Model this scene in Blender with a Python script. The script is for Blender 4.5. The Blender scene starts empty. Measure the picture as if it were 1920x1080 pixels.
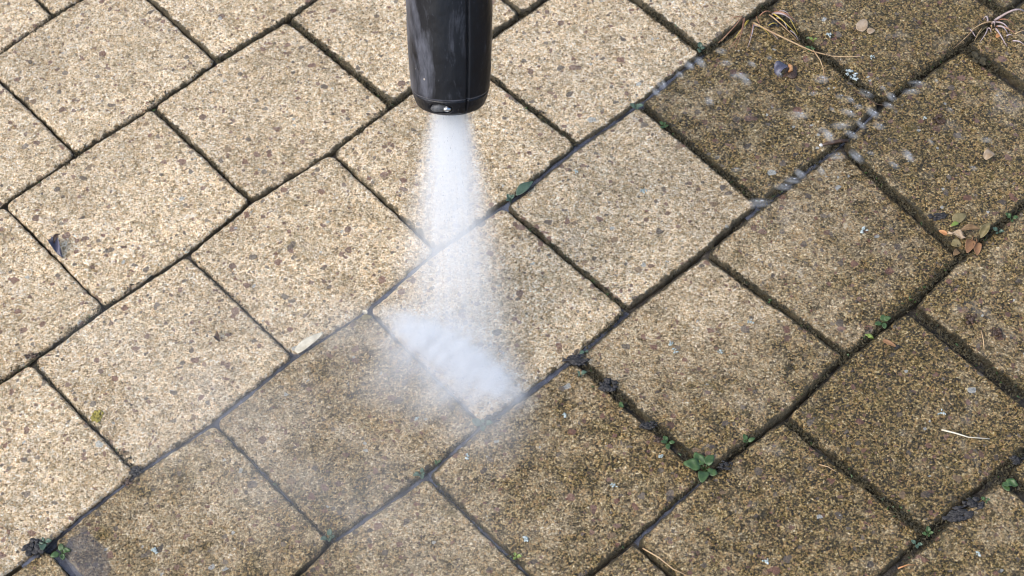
import bpy, math, random
import numpy as np
from math import radians, cos, sin, pi
from mathutils import Vector, Matrix

scene = bpy.context.scene
C = scene.collection
rng = np.random.default_rng(7)
random.seed(7)

# ------------------------------------------------------------------ camera
F, PITCH, ROLL, CAMH = 3660.7, 0.96290937, -0.08927, 1.3552858
FWD = np.array([0, cos(PITCH), -sin(PITCH)])
_R0 = np.array([1.0, 0, 0]); _U0 = np.array([0, sin(PITCH), cos(PITCH)])
RIGHT = _R0 * cos(ROLL) + _U0 * sin(ROLL)
UP = -_R0 * sin(ROLL) + _U0 * cos(ROLL)
cam_d = bpy.data.cameras.new("camera"); cam = bpy.data.objects.new("camera", cam_d); C.objects.link(cam)
cam_d.sensor_width = 36.0; cam_d.lens = F / 1920 * 36.0
cam_d.clip_start = 0.02; cam_d.clip_end = 200
M = Matrix.Identity(4)
for i in range(3):
    M[i][0] = RIGHT[i]; M[i][1] = UP[i]; M[i][2] = -FWD[i]
M[2][3] = CAMH
cam.matrix_world = M
cam_d.dof.use_dof = True; cam_d.dof.focus_distance = 1.60; cam_d.dof.aperture_fstop = 11
scene.camera = cam

# ------------------------------------------------------------------ light
SUN_EL, SUN_AZ = radians(50), radians(-112)      # azimuth clockwise from +Y: from the left, a little behind the camera
world = bpy.data.worlds.new("World"); scene.world = world; world.use_nodes = True
wn = world.node_tree; wn.nodes.clear()
wo = wn.nodes.new("ShaderNodeOutputWorld"); wb = wn.nodes.new("ShaderNodeBackground"); ws = wn.nodes.new("ShaderNodeTexSky")
ws.sky_type = 'NISHITA'; ws.sun_disc = False; ws.sun_elevation = SUN_EL; ws.sun_rotation = SUN_AZ
ws.air_density = 1.0; ws.dust_density = 3.0; ws.ozone_density = 1.0
wn.links.new(ws.outputs[0], wb.inputs[0]); wb.inputs[1].default_value = 0.145
wn.links.new(wb.outputs[0], wo.inputs[0])
sun_d = bpy.data.lights.new("sun", 'SUN'); sun_d.energy = 1.2; sun_d.angle = radians(60); sun_d.color = (1.0, 0.95, 0.88)
sun = bpy.data.objects.new("sun", sun_d); C.objects.link(sun)
sd = Vector((sin(SUN_AZ) * cos(SUN_EL), cos(SUN_AZ) * cos(SUN_EL), sin(SUN_EL)))
sun.rotation_euler = sd.to_track_quat('Z', 'Y').to_euler()
scene.view_settings.view_transform = 'Standard'; scene.view_settings.look = 'None'
scene.view_settings.exposure = 0.84; scene.view_settings.gamma = 1
scene.cycles.volume_bounces = 5; scene.cycles.max_bounces = 8; scene.cycles.diffuse_bounces = 3; scene.cycles.filter_width = 1.0; scene.cycles.use_denoising = True
scene.cycles.volume_step_rate = 1.0; scene.cycles.volume_max_steps = 256
scene.cycles.transparent_max_bounces = 24


def at(px, py, z=0.0):
    """the point at height z that the photograph shows at pixel (px, py)"""
    d = FWD * F + (px - 960) * RIGHT - (py - 540) * UP
    k = (z - CAMH) / d[2]
    return np.array([d[0] * k, d[1] * k, z])


def tag(o, label=None, cat=None, group=None, kind=None):
    if label: o['label'] = label
    if cat: o['category'] = cat
    if group: o['group'] = group
    if kind: o['kind'] = kind
    return o


def mesh_obj(name, verts, faces, mat=None, parent=None, smooth=True, mats=None, mi=None):
    me = bpy.data.meshes.new(name)
    verts = np.asarray(verts, np.float32)
    if isinstance(faces, np.ndarray):
        nf, k = faces.shape
        me.vertices.add(len(verts)); me.vertices.foreach_set('co', verts.ravel())
        me.loops.add(nf * k); me.loops.foreach_set('vertex_index', faces.astype(np.int32).ravel())
        me.polygons.add(nf); me.polygons.foreach_set('loop_start', np.arange(0, nf * k, k, dtype=np.int32))
        me.update(calc_edges=True)
    else:
        me.from_pydata([tuple(map(float, v)) for v in verts], [], faces); me.update()
    if smooth: me.polygons.foreach_set('use_smooth', [True] * len(me.polygons))
    for m in (mats or ([mat] if mat else [])): me.materials.append(m)
    if mi is not None: me.polygons.foreach_set('material_index', np.asarray(mi, np.int32))
    o = bpy.data.objects.new(name, me); C.objects.link(o)
    if parent: o.parent = parent
    return o


def empty(name, loc):
    o = bpy.data.objects.new(name, None); o.location = loc; o.empty_display_size = 0.02; C.objects.link(o); return o


# numpy value noise
_perm = np.random.default_rng(3).random((256, 256))
def vnoise(x, y):
    xi = np.floor(x).astype(int); yi = np.floor(y).astype(int); fx = x - xi; fy = y - yi
    fx = fx * fx * (3 - 2 * fx); fy = fy * fy * (3 - 2 * fy)
    g = lambda a, b: _perm[a & 255, b & 255]
    return (g(xi, yi) * (1 - fx) + g(xi + 1, yi) * fx) * (1 - fy) + (g(xi, yi + 1) * (1 - fx) + g(xi + 1, yi + 1) * fx) * fy
def fbm(x, y, s, o=4):
    v = 0; a = 1; t = 0
    for i in range(o):
        v = v + a * vnoise(x * s + 17.3 * i, y * s - 9.1 * i); t += a; a *= .5; s *= 2.03
    return v / t - .5

# ------------------------------------------------------------------ materials
class NT:
    def __init__(s, name):
        s.m = bpy.data.materials.new(name); s.m.use_nodes = True; s.t = s.m.node_tree; s.t.nodes.clear()
        s.out = s.t.nodes.new('ShaderNodeOutputMaterial')
    def n(s, typ, ins=None, **kw):
        nd = s.t.nodes.new('ShaderNode' + typ)
        for k, v in kw.items(): setattr(nd, k, v)
        for k, v in (ins or {}).items():
            sock = nd.inputs[k]
            if isinstance(v, bpy.types.NodeSocket): s.t.links.new(v, sock)
            else: sock.default_value = v
        return nd
    def math(s, op, a, b=0.0, c=None, clamp=False):
        nd = s.n('Math', {0: a, 1: b}, operation=op, use_clamp=clamp)
        if c is not None:
            if isinstance(c, bpy.types.NodeSocket): s.t.links.new(c, nd.inputs[2])
            else: nd.inputs[2].default_value = c
        return nd.outputs[0]
    def vec(s, op, a, b=None, scale=None):
        nd = s.t.nodes.new('ShaderNodeVectorMath'); nd.operation = op
        for i, v in ((0, a), (1, b)):
            if v is None: continue
            if isinstance(v, bpy.types.NodeSocket): s.t.links.new(v, nd.inputs[i])
            else: nd.inputs[i].default_value = v
        if scale is not None:
            if isinstance(scale, bpy.types.NodeSocket): s.t.links.new(scale, nd.inputs['Scale'])
            else: nd.inputs['Scale'].default_value = scale
        return nd.outputs[0]
    def maprange(s, v, a, b, c=0.0, d=1.0):
        return s.n('MapRange', {0: v, 1: a, 2: b, 3: c, 4: d}).outputs[0]
    def noise(s, vec, scale, detail=3, rough=.5, dist=0.0):
        return s.n('TexNoise', {'Vector': vec, 'Scale': scale, 'Detail': detail, 'Roughness': rough, 'Distortion': dist})
    def voro(s, vec, scale, feature='F1'):
        return s.n('TexVoronoi', {'Vector': vec, 'Scale': scale}, feature=feature)
    def ramp(s, fac, stops, interp='LINEAR'):
        nd = s.n('ValToRGB', {0: fac}); cr = nd.color_ramp; cr.interpolation = interp
        while len(cr.elements) < len(stops): cr.elements.new(.5)
        for e, (p, c) in zip(cr.elements, stops): e.position = p; e.color = (*c, 1)
        return nd.outputs[0]
    def mix(s, f, a, b, mode='MIX'):
        nd = s.t.nodes.new('ShaderNodeMix'); nd.data_type = 'RGBA'; nd.blend_type = mode; nd.clamp_factor = True
        for k, v in ((0, f), (6, a), (7, b)):
            if isinstance(v, bpy.types.NodeSocket): s.t.links.new(v, nd.inputs[k])
            else: nd.inputs[k].default_value = v if k == 0 else (*v, 1)
        return nd.outputs[2]
    def sep(s, c):
        return s.n('SeparateColor', {0: c}).outputs
    def surf(s, **ins):
        b = s.n('BsdfPrincipled', {k.replace('_', ' '): v for k, v in ins.items()})
        s.t.links.new(b.outputs[0], s.out.inputs['Surface']); return b


def paver_material():
    s = NT('washed_aggregate_stone')
    tc = s.n('TexCoord').outputs['Object']; rnd = s.n('ObjectInfo').outputs['Random']
    P = s.vec('ADD', tc, s.n('CombineXYZ', {0: s.math('MULTIPLY', rnd, 7.1), 1: s.math('MULTIPLY', rnd, 3.7), 2: rnd}).outputs[0])
    wsp = s.noise(P, 260, 3)
    W = s.vec('ADD', P, s.vec('SCALE', s.vec('SUBTRACT', wsp.outputs[1], (.5, .5, .5)), scale=.0035))
    W2 = s.vec('ADD', P, s.vec('SCALE', s.vec('SUBTRACT', wsp.outputs[1], (.5, .5, .5)), scale=.0016))
    dirt0 = s.n('Attribute', attribute_name='dirt').outputs['Fac']
    edge = s.n('Attribute', attribute_name='edge').outputs['Fac']
    big = s.noise(P, 14, 5, .6).outputs[0]
    mid = s.noise(P, 55, 5, .65).outputs[0]
    tone = s.noise(P, 5, 2).outputs[0]
    dirt = s.math('ADD', dirt0, s.math('MULTIPLY', s.math('SUBTRACT', big, .5), .9))
    dirt = s.math('ADD', dirt, s.math('MULTIPLY', s.math('SUBTRACT', mid, .5), 1.25), clamp=True)
    # grains
    g1 = s.voro(W2, 640); r1 = s.sep(g1.outputs['Color'])
    fn = s.noise(P, 520, 5, .75).outputs[0]
    gv = s.math('ADD', s.math('MULTIPLY', r1[0], .45), s.math('MULTIPLY', s.maprange(fn, .36, .64, -.1, 1.1), .58))
    clean = s.ramp(gv, [(0, (.11, .073, .030)), (.13, (.28, .192, .095)), (.22, (.56, .405, .23)), (.36, (.76, .58, .36)), (.56, (.89, .725, .495)), (.78, (.96, .87, .71)), (1, (.98, .96, .92))])
    dirty = s.ramp(gv, [(0, (.008, .0055, .0015)), (.22, (.023, .015, .0045)), (.38, (.068, .047, .014)), (.54, (.165, .114, .034)), (.70, (.33, .230, .080)), (.86, (.53, .40, .18)), (1, (.70, .62, .44))])
    col = s.mix(dirt, clean, dirty)
    gr2 = s.voro(s.vec('ADD', W2, (2.2, 1.1, .4)), 360); q2 = s.sep(gr2.outputs['Color'])
    lf = s.ramp(q2[0], [(0, (.50, .47, .40)), (.2, (.80, .78, .72)), (.5, (1, 1, 1)), (.8, (1.1, 1.08, 1.02)), (1, (1.25, 1.24, 1.22))])
    col = s.mix(1.0, col, lf, 'MULTIPLY')
    # orange-tinted grains
    col = s.mix(s.math('MULTIPLY', s.math('GREATER_THAN', r1[1], .80), .40), col, (.58, .36, .15))
    # dark crumbs gathered in patches
    pn = s.noise(P, 360, 5, .75).outputs[0]
    cl = s.noise(P, 75, 5, .7).outputs[0]
    th = s.math('SUBTRACT', .69, s.math('ADD', s.math('MULTIPLY', dirt, .10), s.math('MULTIPLY', s.math('SUBTRACT', cl, .5), .75)))
    pore = s.math('MULTIPLY', s.math('SUBTRACT', pn, th), 12.0, clamp=True)
    col = s.mix(s.math('MULTIPLY', pore, s.maprange(dirt, 0, 1, .62, .80)), col, s.mix(dirt, (.14, .105, .045), (.045, .036, .016)))
    # olive algae
    al = s.noise(P, 38, 4, .7).outputs[0]
    af = s.math('MULTIPLY', s.maprange(al, .54, .72), s.maprange(dirt, .05, .9, .3, .6))
    col = s.mix(s.math('MULTIPLY', af, s.maprange(pn, .42, .58)), col, s.mix(dirt, (.30, .25, .10), (.12, .095, .014)))
    # stone chips
    for sc, t, seed in ((180, .980, 0.0), (265, .977, 5.3), (420, .975, 9.1)):
        v = s.voro(s.vec('ADD', W2, (seed, seed, seed)), sc); rr = s.sep(v.outputs['Color'])
        cc = s.ramp(rr[1], [(0, (.21, .075, .055)), (.2, (.13, .05, .04)), (.36, (.27, .14, .11)), (.5, (.10, .085, .075)), (.66, (.20, .17, .14)), (.78, (.026, .026, .034)), (.86, (.30, .19, .10)), (.96, (.60, .64, .62)), (1, (.85, .87, .85))], 'CONSTANT')
        cc = s.mix(s.math('MULTIPLY', mid, .6), cc, (.20, .155, .12))
        f = s.math('GREATER_THAN', rr[0], t)
        inside = s.math('LESS_THAN', v.outputs['Distance'], .72)
        col = s.mix(s.math('MULTIPLY', s.math('MULTIPLY', f, inside), .80), col, cc)
    # grey-white lime bloom, faint
    col = s.mix(s.maprange(s.noise(P, 24, 5, .7).outputs[0], .60, .78, 0, .28), col, (.66, .62, .57))
    # moss creeping in from the joints
    jm = s.n('Attribute', attribute_name='moss').outputs['Fac']
    em = s.maprange(edge, .0, .0065, 1, 0)
    mn = s.noise(P, 110, 5, .75).outputs[0]
    mf = s.math('MULTIPLY', s.math('SUBTRACT', s.math('ADD', s.math('MULTIPLY', em, s.math('ADD', jm, .08)), mn), .80), 7.0, clamp=True)
    col = s.mix(s.math('MULTIPLY', mf, .9), col, s.mix(s.noise(P, 200, 3).outputs[0], (.020, .017, .009), (.075, .060, .025)))
    hue = s.maprange(tone, .35, .65, .88, 1.06)
    col = s.mix(1.0, col, s.n('CombineColor', {0: hue, 1: hue, 2: hue}).outputs[0], 'MULTIPLY')
    rough = s.math('SUBTRACT', s.maprange(s.noise(P, 160, 4, .6).outputs[0], .35, .65, .26, .75), s.math('MULTIPLY', dirt, .10))
    hgt = s.math('ADD', s.math('MULTIPLY', gv, .8), s.math('ADD', s.math('MULTIPLY', s.noise(P, 500, 4, .6).outputs[0], .9), s.math('MULTIPLY', pore, -.9)))
    hgt = s.math('SUBTRACT', hgt, s.math('MULTIPLY', g1.outputs['Distance'], .5))
    bmp = s.n('Bump', {'Height': hgt, 'Distance': .0016, 'Strength': 1.0})
    s.surf(Base_Color=col, Roughness=rough, Normal=bmp.outputs[0], Specular_IOR_Level=.5)
    return s.m


def simple_mat(name, c1, c2, scale=300, rough=.5, bump=.0, bscale=400, trans=0.0, stops=None, **kw):
    s = NT(name); P = s.n('TexCoord').outputs['Object']
    n = s.noise(P, scale, 4, .65).outputs[0]
    col = s.mix(s.maprange(n, .35, .65), c1, c2) if not stops else s.ramp(n, stops)
    ins = dict(Base_Color=col, Roughness=rough, **kw)
    if bump:
        ins['Normal'] = s.n('Bump', {'Height': s.noise(P, bscale, 4, .6).outputs[0], 'Distance': bump, 'Strength': .8}).outputs[0]
    if trans: ins['Transmission_Weight'] = trans
    s.surf(**ins); return s.m

M_PAVER = paver_material()
M_SOIL = simple_mat('wet_joint_soil', (.014, .013, .012), (.06, .048, .032), 160, .45, .002, 300)
M_MOSS = simple_mat('dark_moss', (.020, .019, .010), (.070, .055, .024), 220, .8)
M_GREEN = simple_mat('weed_leaf', (.030, .062, .018), (.065, .120, .035), 120, .4, .0003, 300)
M_TEAL = simple_mat('wet_weed_leaf', (.045, .08, .05), (.09, .14, .095), 120, .3, .0003, 300)
M_LIME = simple_mat('young_weed_leaf', (.13, .19, .03), (.20, .27, .06), 120, .4)
M_DRY = simple_mat('dry_leaf', (.13, .08, .036), (.24, .155, .075), 150, .6, .0006, 260)
M_DRYRED = simple_mat('russet_dry_leaf', (.17, .085, .038), (.27, .145, .065), 150, .6, .0006, 260)
M_OLIVELEAF = simple_mat('olive_dry_leaf', (.13, .11, .045), (.22, .18, .085), 150, .6, .0006, 260)
M_STRAW = simple_mat('straw_blade', (.34, .20, .10), (.55, .40, .22), 60, .5)
M_RUST = simple_mat('russet_blade', (.25, .11, .06), (.42, .22, .13), 60, .5)
M_YEL = simple_mat('yellow_blade', (.50, .36, .05), (.58, .46, .12), 60, .5)
M_PALE = simple_mat('pale_mauve_blade', (.32, .25, .23), (.52, .44, .46), 60, .4)
M_HUSK = simple_mat('pale_husk', (.42, .38, .28), (.66, .62, .50), 90, .5, .0006, 160)
M_SLATE = simple_mat('slate_leaf', (.05, .05, .075), (.13, .13, .18), 90, .25)
M_CLUMP = simple_mat('wet_dark_clump', (.010, .010, .010), (.042, .040, .042), 260, .65, .0015, 250)
M_BROWNC = simple_mat('brown_clump', (.03, .018, .012), (.09, .05, .03), 180, .45, .0015, 250)
M_LICHEN = simple_mat('pale_lichen', (.28, .36, .36), (.58, .64, .63), 250, .7, .0008, 300)
M_ORANGE = simple_mat('orange_fragment', (.40, .17, .06), (.52, .28, .12), 150, .4)
M_PETAL = simple_mat('pale_petal', (.26, .185, .105), (.42, .33, .23), 120, .35)
M_WHITE = simple_mat('white_bit', (.5, .5, .48), (.7, .7, .66), 120, .35)


def water_mat():
    s = NT('murky_joint_water'); P = s.n('TexCoord').outputs['Object']
    n = s.noise(P, 45, 4, .6).outputs[0]
    col = s.mix(s.maprange(n, .35, .7), (.05, .055, .07), (.20, .22, .28))
    bmp = s.n('Bump', {'Height': s.noise(P, 130, 3).outputs[0], 'Distance': .0012, 'Strength': .6})
    s.surf(Base_Color=col, Roughness=.08, IOR=1.33, Normal=bmp.outputs[0], Alpha=s.maprange(n, .3, .7, .35, .75))
    return s.m
M_WATER = water_mat()

def drop_mat():
    s = NT('water_drop')
    s.surf(Base_Color=(.9, .94, 1, 1), Roughness=.05, IOR=1.33, Transmission_Weight=.75)
    return s.m
M_DROP = drop_mat()
SCAT = (.95, .975, 1, 1)

def vol_out(s, dens, step=1.0, col=SCAT):
    v = s.n('VolumePrincipled', {'Color': col, 'Density': dens, 'Anisotropy': .0})
    s.t.links.new(v.outputs[0], s.out.inputs['Volume'])
    try: s.m.cycles.volume_step_rate = step
    except Exception: pass
    return s.m

# ------------------------------------------------------------------ paving layout
WS, WR, T0, PSI = .16, .1551735, -1.283274, .65554931
OFFS = {1: .38752087, 2: .3092225, 3: .23657158, 4: .15051425, 5: .07, 6: .0, 7: -.065}
_full = {1: .38752087, 2: .3092225, 3: .23657158, 4: .15051425, 5: .40505555, 6: .48469042, 7: .73435856}
cs, sn = cos(PSI), sin(PSI)
def to_at(p): return p[..., 0] * cs + p[..., 1] * sn, p[..., 0] * sn - p[..., 1] * cs
OFFS = dict(_full); OFFS[0] = float(to_at(at(97, 30)[:2])[0])
def from_at(a, t): return a * cs + t * sn, a * sn - t * cs
TL = {0: [(0, 98), (97, 30), (150, 0)],
 1: [(0, 388), (140, 290), (285, 203), (405, 113), (540, 38), (590, 0)],
 2: [(0, 715), (75, 668), (195, 575), (355, 475), (465, 372), (625, 288), (735, 197), (940, 55), (1020, 0)],
 3: [(40, 1060), (245, 887), (400, 797), (548, 665), (690, 585), (800, 477), (950, 384), (1080, 272), (1200, 195), (1320, 98), (1440, 5)],
 4: [(560, 1075), (620, 1010), (800, 895), (905, 790), (1085, 670), (1175, 580), (1330, 470), (1425, 382), (1580, 268), (1650, 190), (1810, 87), (1885, 25)],
 5: [(1100, 1080), (1190, 1012), (1320, 890), (1480, 783), (1590, 665), (1715, 575), (1790, 490), (1920, 380)],
 6: [(1690, 1050), (1740, 1005), (1870, 890), (1920, 850)]}
SJ = {0: {0: [(70, 0), (97, 30)]},
 1: {0: [(0, 150), (143, 290)], 1: [(280, 0), (405, 113)]},
 2: {0: [(15, 392), (195, 575)], 1: [(290, 205), (465, 372)], 2: [(545, 40), (735, 197)], 3: [(950, 5), (970, 28)]},
 3: {0: [(65, 685), (250, 880)], 1: [(355, 480), (550, 665)], 2: [(625, 290), (810, 460)], 3: [(925, 150), (1080, 270)], 4: [(1190, 0), (1320, 98)]},
 4: {0: [(100, 1030), (150, 1080)], 1: [(410, 800), (615, 1010)], 2: [(700, 590), (900, 790)], 3: [(955, 395), (1175, 580)], 4: [(1205, 200), (1425, 382)], 5: [(1430, 10), (1650, 190)], 6: [(1845, 0), (1885, 22)]},
 5: {0: [(810, 900), (995, 1080)], 1: [(1090, 680), (1310, 875)], 2: [(1330, 480), (1585, 665)], 3: [(1590, 285), (1790, 470)], 4: [(1810, 90), (1920, 170)]},
 6: {0: [(1190, 1015), (1250, 1070)], 1: [(1475, 790), (1735, 1000)], 2: [(1715, 585), (1920, 745)]},
 7: {0: [(1885, 895), (1920, 920)]}}
tdev = {}
for k, pts in TL.items():
    g = np.array([at(*p)[:2] for p in pts]); a, t = to_at(g)
    o = np.argsort(a); tdev[k] = (a[o], t[o] - (T0 + k * WR))
def tline(k, a):
    base = T0 + k * WR
    if k in tdev: return base + np.interp(a, tdev[k][0], tdev[k][1] * .5 + np.polyval(np.polyfit(tdev[k][0], tdev[k][1], 1), tdev[k][0]) * .5)
    return base + .0012 * np.sin(a * 9 + k)
def sjoint(r, i):
    ideal = OFFS.get(r, .39 + .08 * ((-r) % 2)) + i * WS
    if r in SJ and i in SJ[r]:
        g = np.array([at(*p)[:2] for p in SJ[r][i]]); a, t = to_at(g)
        tt0, tt1 = T0 + (r - 1) * WR, T0 + r * WR
        sl = (a[1] - a[0]) / (t[1] - t[0]) if abs(t[1] - t[0]) > .08 else 0.0
        return a[0] + sl * (tt0 - t[0]), a[0] + sl * (tt1 - t[0])
    return ideal, ideal
TG = {0: .0012, 1: .0013, 2: .0015, 3: .0016, 4: .0017, 5: .0016, 6: .0030, 7: .003}
SG = {(6, 2): .0050, (6, 1): .0020, (5, 1): .0022, (4, 4): .0014, (5, 3): .0016, (4, 5): .0018, (5, 4): .0030, (7, 0): .005, (4, 0): .004}


def build_paver(r, i, dirt, N=112, seed=0, moss=(.35, .35, .35, .35), name='paving_stone'):
    """r: row; i: joint on its left. dirt / moss given at the left, top, right and bottom corners as seen in the photograph."""
    A0 = sjoint(r, i); A1 = sjoint(r, i + 1)
    gl, gr = SG.get((r, i), .0011), SG.get((r, i + 1), .0011)
    gt, gb = TG.get(r - 1, .003), TG.get(r, .003)
    u = np.linspace(-1, 1, N); U, V = np.meshgrid(u, u, indexing='ij')
    U = U.ravel(); V = V.ravel()
    hx, hy = WS / 2, WR / 2
    R = .0060
    # square -> rounded rectangle
    ax, ay = np.abs(U) * hx, np.abs(V) * hy
    qx = np.clip((ax - (hx - R)) / R, 0, 1); qy = np.clip((ay - (hy - R)) / R, 0, 1)
    m = (qx > 0) & (qy > 0)
    nx = np.where(m, hx - R + R * qx * np.sqrt(1 - qy * qy / 2), ax); ny = np.where(m, hy - R + R * qy * np.sqrt(1 - qx * qx / 2), ay)
    # distance to the rounded boundary
    ex, ey = nx - (hx - R), ny - (hy - R)
    dist = np.where((ex > 0) & (ey > 0), R - np.hypot(ex, ey), np.minimum(hx - nx, hy - ny)); dist = np.maximum(dist, 0)
    X = np.sign(U) * nx / hx; Y = np.sign(V) * ny / hy          # -1..1
    v01 = (Y + 1) / 2
    aL = A0[0] + (A0[1] - A0[0]) * v01 + gl; aR = A1[0] + (A1[1] - A1[0]) * v01 - gr
    a = aL + (aR - aL) * (X + 1) / 2
    tT = tline(r - 1, a) + gt; tB = tline(r, a) - gb
    t = tT + (tB - tT) * v01
    # wobbling outline
    fall = np.exp(-dist / .008)
    wx = fbm(a + seed, t, 45, 3) * .0022 + fbm(a, t + seed, 220, 2) * .0016
    wy = fbm(a - seed, t + 3, 45, 3) * .0022 + fbm(a + 5, t - seed, 220, 2) * .0016
    a = a + wx * fall; t = t + wy * fall
    E = .0034
    d = np.clip(dist / E, 0, 1)
    z = -E * (1 - np.sqrt(np.clip(1 - (1 - d) ** 2, 0, 1))) * .8
    z += fbm(a + seed, t, 12, 3) * .0022 + fbm(a, t + seed, 90, 3) * .0014 + fbm(a + 2, t + 1, 330, 2) * .0007
    z -= np.clip(fbm(a, t + seed * 2, 150, 2) - .18, 0, 1) * .006
    tilt = np.random.default_rng(seed + 99)
    z += tilt.normal(0, .0005) + X * tilt.normal(0, .0004) + Y * tilt.normal(0, .0004)
    x, y = from_at(a, t)
    top = np.stack([x, y, z], 1)
    # skirt
    idx = np.arange(N * N).reshape(N, N)
    ring = np.concatenate([idx[:-1, 0], idx[-1, :-1], idx[:0:-1, -1], idx[0, :0:-1]])
    cen = top.mean(0)
    rings = [ring]; verts = [top]; n0 = N * N
    for dz, grow in ((-.004, 1.004), (-.03, 1.006)):
        p = top[ring].copy(); p[:, :2] = cen[:2] + (p[:, :2] - cen[:2]) * grow; p[:, 2] += dz
        verts.append(p); rings.append(np.arange(n0, n0 + len(ring))); n0 += len(ring)
    f = np.stack([idx[:-1, :-1], idx[1:, :-1], idx[1:, 1:], idx[:-1, 1:]], -1).reshape(-1, 4)
    fs = [f]
    for ra, rb in zip(rings[:-1], rings[1:]):
        fs.append(np.stack([ra, rb, np.roll(rb, -1), np.roll(ra, -1)], 1))
    V3 = np.concatenate(verts); FF = np.concatenate(fs)
    # make sure the top faces up
    p = V3[FF[0]]; nrm = np.cross(p[1] - p[0], p[2] - p[1])
    if nrm[2] < 0: FF = FF[:, ::-1]
    base = np.array([cen[0], cen[1], -.03])
    o = mesh_obj(name, V3 - base, FF, M_PAVER); o.location = base
    def bil(c):
        L, Tp, Rr, B = c; w = (X + 1) / 2
        return (L * (1 - w) + Tp * w) * (1 - v01) + (B * (1 - w) + Rr * w) * v01
    pad = len(V3) - N * N
    for nm, val, pv in (('dirt', bil(dirt), .6), ('edge', dist, 0.0), ('moss', bil(moss), .6)):
        at_ = o.data.attributes.new(nm, 'FLOAT', 'POINT')
        at_.data.foreach_set('value', np.concatenate([val, np.full(pad, pv)]).astype(np.float32))
    return o

# row, left joint, dirt (L,T,R,B), moss, label
PV = [
 (0, -1, (.05, .05, .1, .1), .4, "pale clean paver cut off by the top left corner of the picture"),
 (0, 0, (.05, .05, .15, .15), .4, "small visible tip of a pale clean paver at the top edge, near the left corner"),
 (1, -1, (.1, .12, .12, .1), .3, "pale clean paver cut by the left edge, second one down along it"),
 (1, 0, (.05, .1, .15, .1), .4, "whole pale clean paver nearest the top left corner"),
 (1, 1, (.1, .12, .2, .15), .6, "pale clean paver at the top edge, left of the mossy joint and the spray lance"),
 (2, -1, (.08, .08, .15, .12), .3, "pale clean paver at the left edge, below the one with the bluish curled leaf"),
 (2, 0, (.05, .12, .12, .08), .3, "pale clean paver with a bluish curled leaf at its lower left side"),
 (2, 1, (.05, .12, .22, .12), .5, "pale clean paver left of the lance, below the mossy joint"),
 (2, 2, (.12, .12, .15, .12), .7, "pale clean paver half hidden behind the black lance sleeve"),
 (2, 3, (.15, .15, .2, .15), .8, "small corner of a pale paver at the top edge just right of the lance"),
 (3, -1, (.05, .1, .2, .1), .3, "pale clean paver in the lower left, beside the murky film of water"),
 (3, 0, (.08, .1, .25, .12), .4, "pale clean paver with a dark red curl and a dab of yellow moss"),
 (3, 1, (.15, .2, .2, .2), .3, "pale clean paver left of the jet, pale husk at its lower corner"),
 (3, 2, (.12, .15, .28, .2), .5, "pale clean paver right under the lance tip, with the start of the jet over it"),
 (3, 3, (.08, .08, .15, .12), .7, "bright clean paver right of the lance, bordered by mossy joints"),
 (3, 4, (.1, .3, .6, .15), .8, "clean paver at the top edge beside the dry reddish grass tuft"),
 (4, -1, (.8, .8, .8, .8), .4, "small corner of a brownish paver at the bottom left, below the dark rosette"),
 (4, 0, (.72, .6, .75, .8), .4, "greyish brown paver near the bottom left, with a smooth puddle on its left corner"),
 (4, 1, (.62, .6, .75, .78), .4, "greyish brown paver below and left of where the jet strikes"),
 (4, 2, (.1, .15, .25, .12), .4, "paver struck by the jet, under the white fan of spray"),
 (4, 3, (.1, .3, .4, .15), .7, "half cleaned paver right of the jet with a few teal specks and red chips"),
 (4, 4, (.95, 1, 1, .95), .8, "dirty paver below the reddish grass tuft, under the open husk"),
 (4, 5, (1.05, 1, 1, 1.05), .8, "dirty paver at the top right with pale petals, between the two dry grass tufts"),
 (4, 6, (1, 1, 1, 1), .9, "small corner of a dirty paver in the top right corner"),
 (5, -1, (.7, .7, .75, .7), .4, "brownish paver at the bottom edge left of centre"),
 (5, 0, (.7, .7, 1, .9), .6, "brown paver at the bottom centre, below the crossing where the spray ends"),
 (5, 1, (.5, .35, .95, .95), .8, "half cleaned paver, pale at the top and brown below, beside the knobbly dark clumps"),
 (5, 2, (.4, .9, 1, .95), .7, "paver with a pale left corner and brown right side, left of the dead leaves"),
 (5, 3, (1, 1, 1, 1), .8, "dirty brown paver above the dead leaves at the right"),
 (5, 4, (1, 1, 1, 1), .9, "dirty paver at the right edge below the pale mauve grass tuft"),
 (6, -1, (.85, .85, .9, .9), .6, "sliver of a brown paver at the bottom edge with a thin dry stalk beside it"),
 (6, 0, (.85, .95, 1, .95), .6, "large brown paver at the bottom right with several red chips"),
 (6, 1, (1, 1.05, 1.05, 1), .6, "dark brown paver with a pale pine needle lying on it"),
 (6, 2, (.95, .95, .95, .95), .6, "brown paver at the right edge with a dark round spot, beyond the widest joint"),
 (7, -1, (.95, .95, .95, .95), .7, "yellowish brown paver in the bottom right corner, below the dark gravelly joint"),
 (7, 0, (.95, .95, .95, .95), .7, "narrow strip of a paver at the right edge near the bottom right corner"),
]
for n, (r, i, d, mo, lab) in enumerate(PV):
    o = build_paver(r, i, d, seed=n + 1, moss=(mo * .8,) * 4)
    tag(o, lab, 'paver', 'rectangular aggregate pavers laid in staggered rows')

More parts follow.
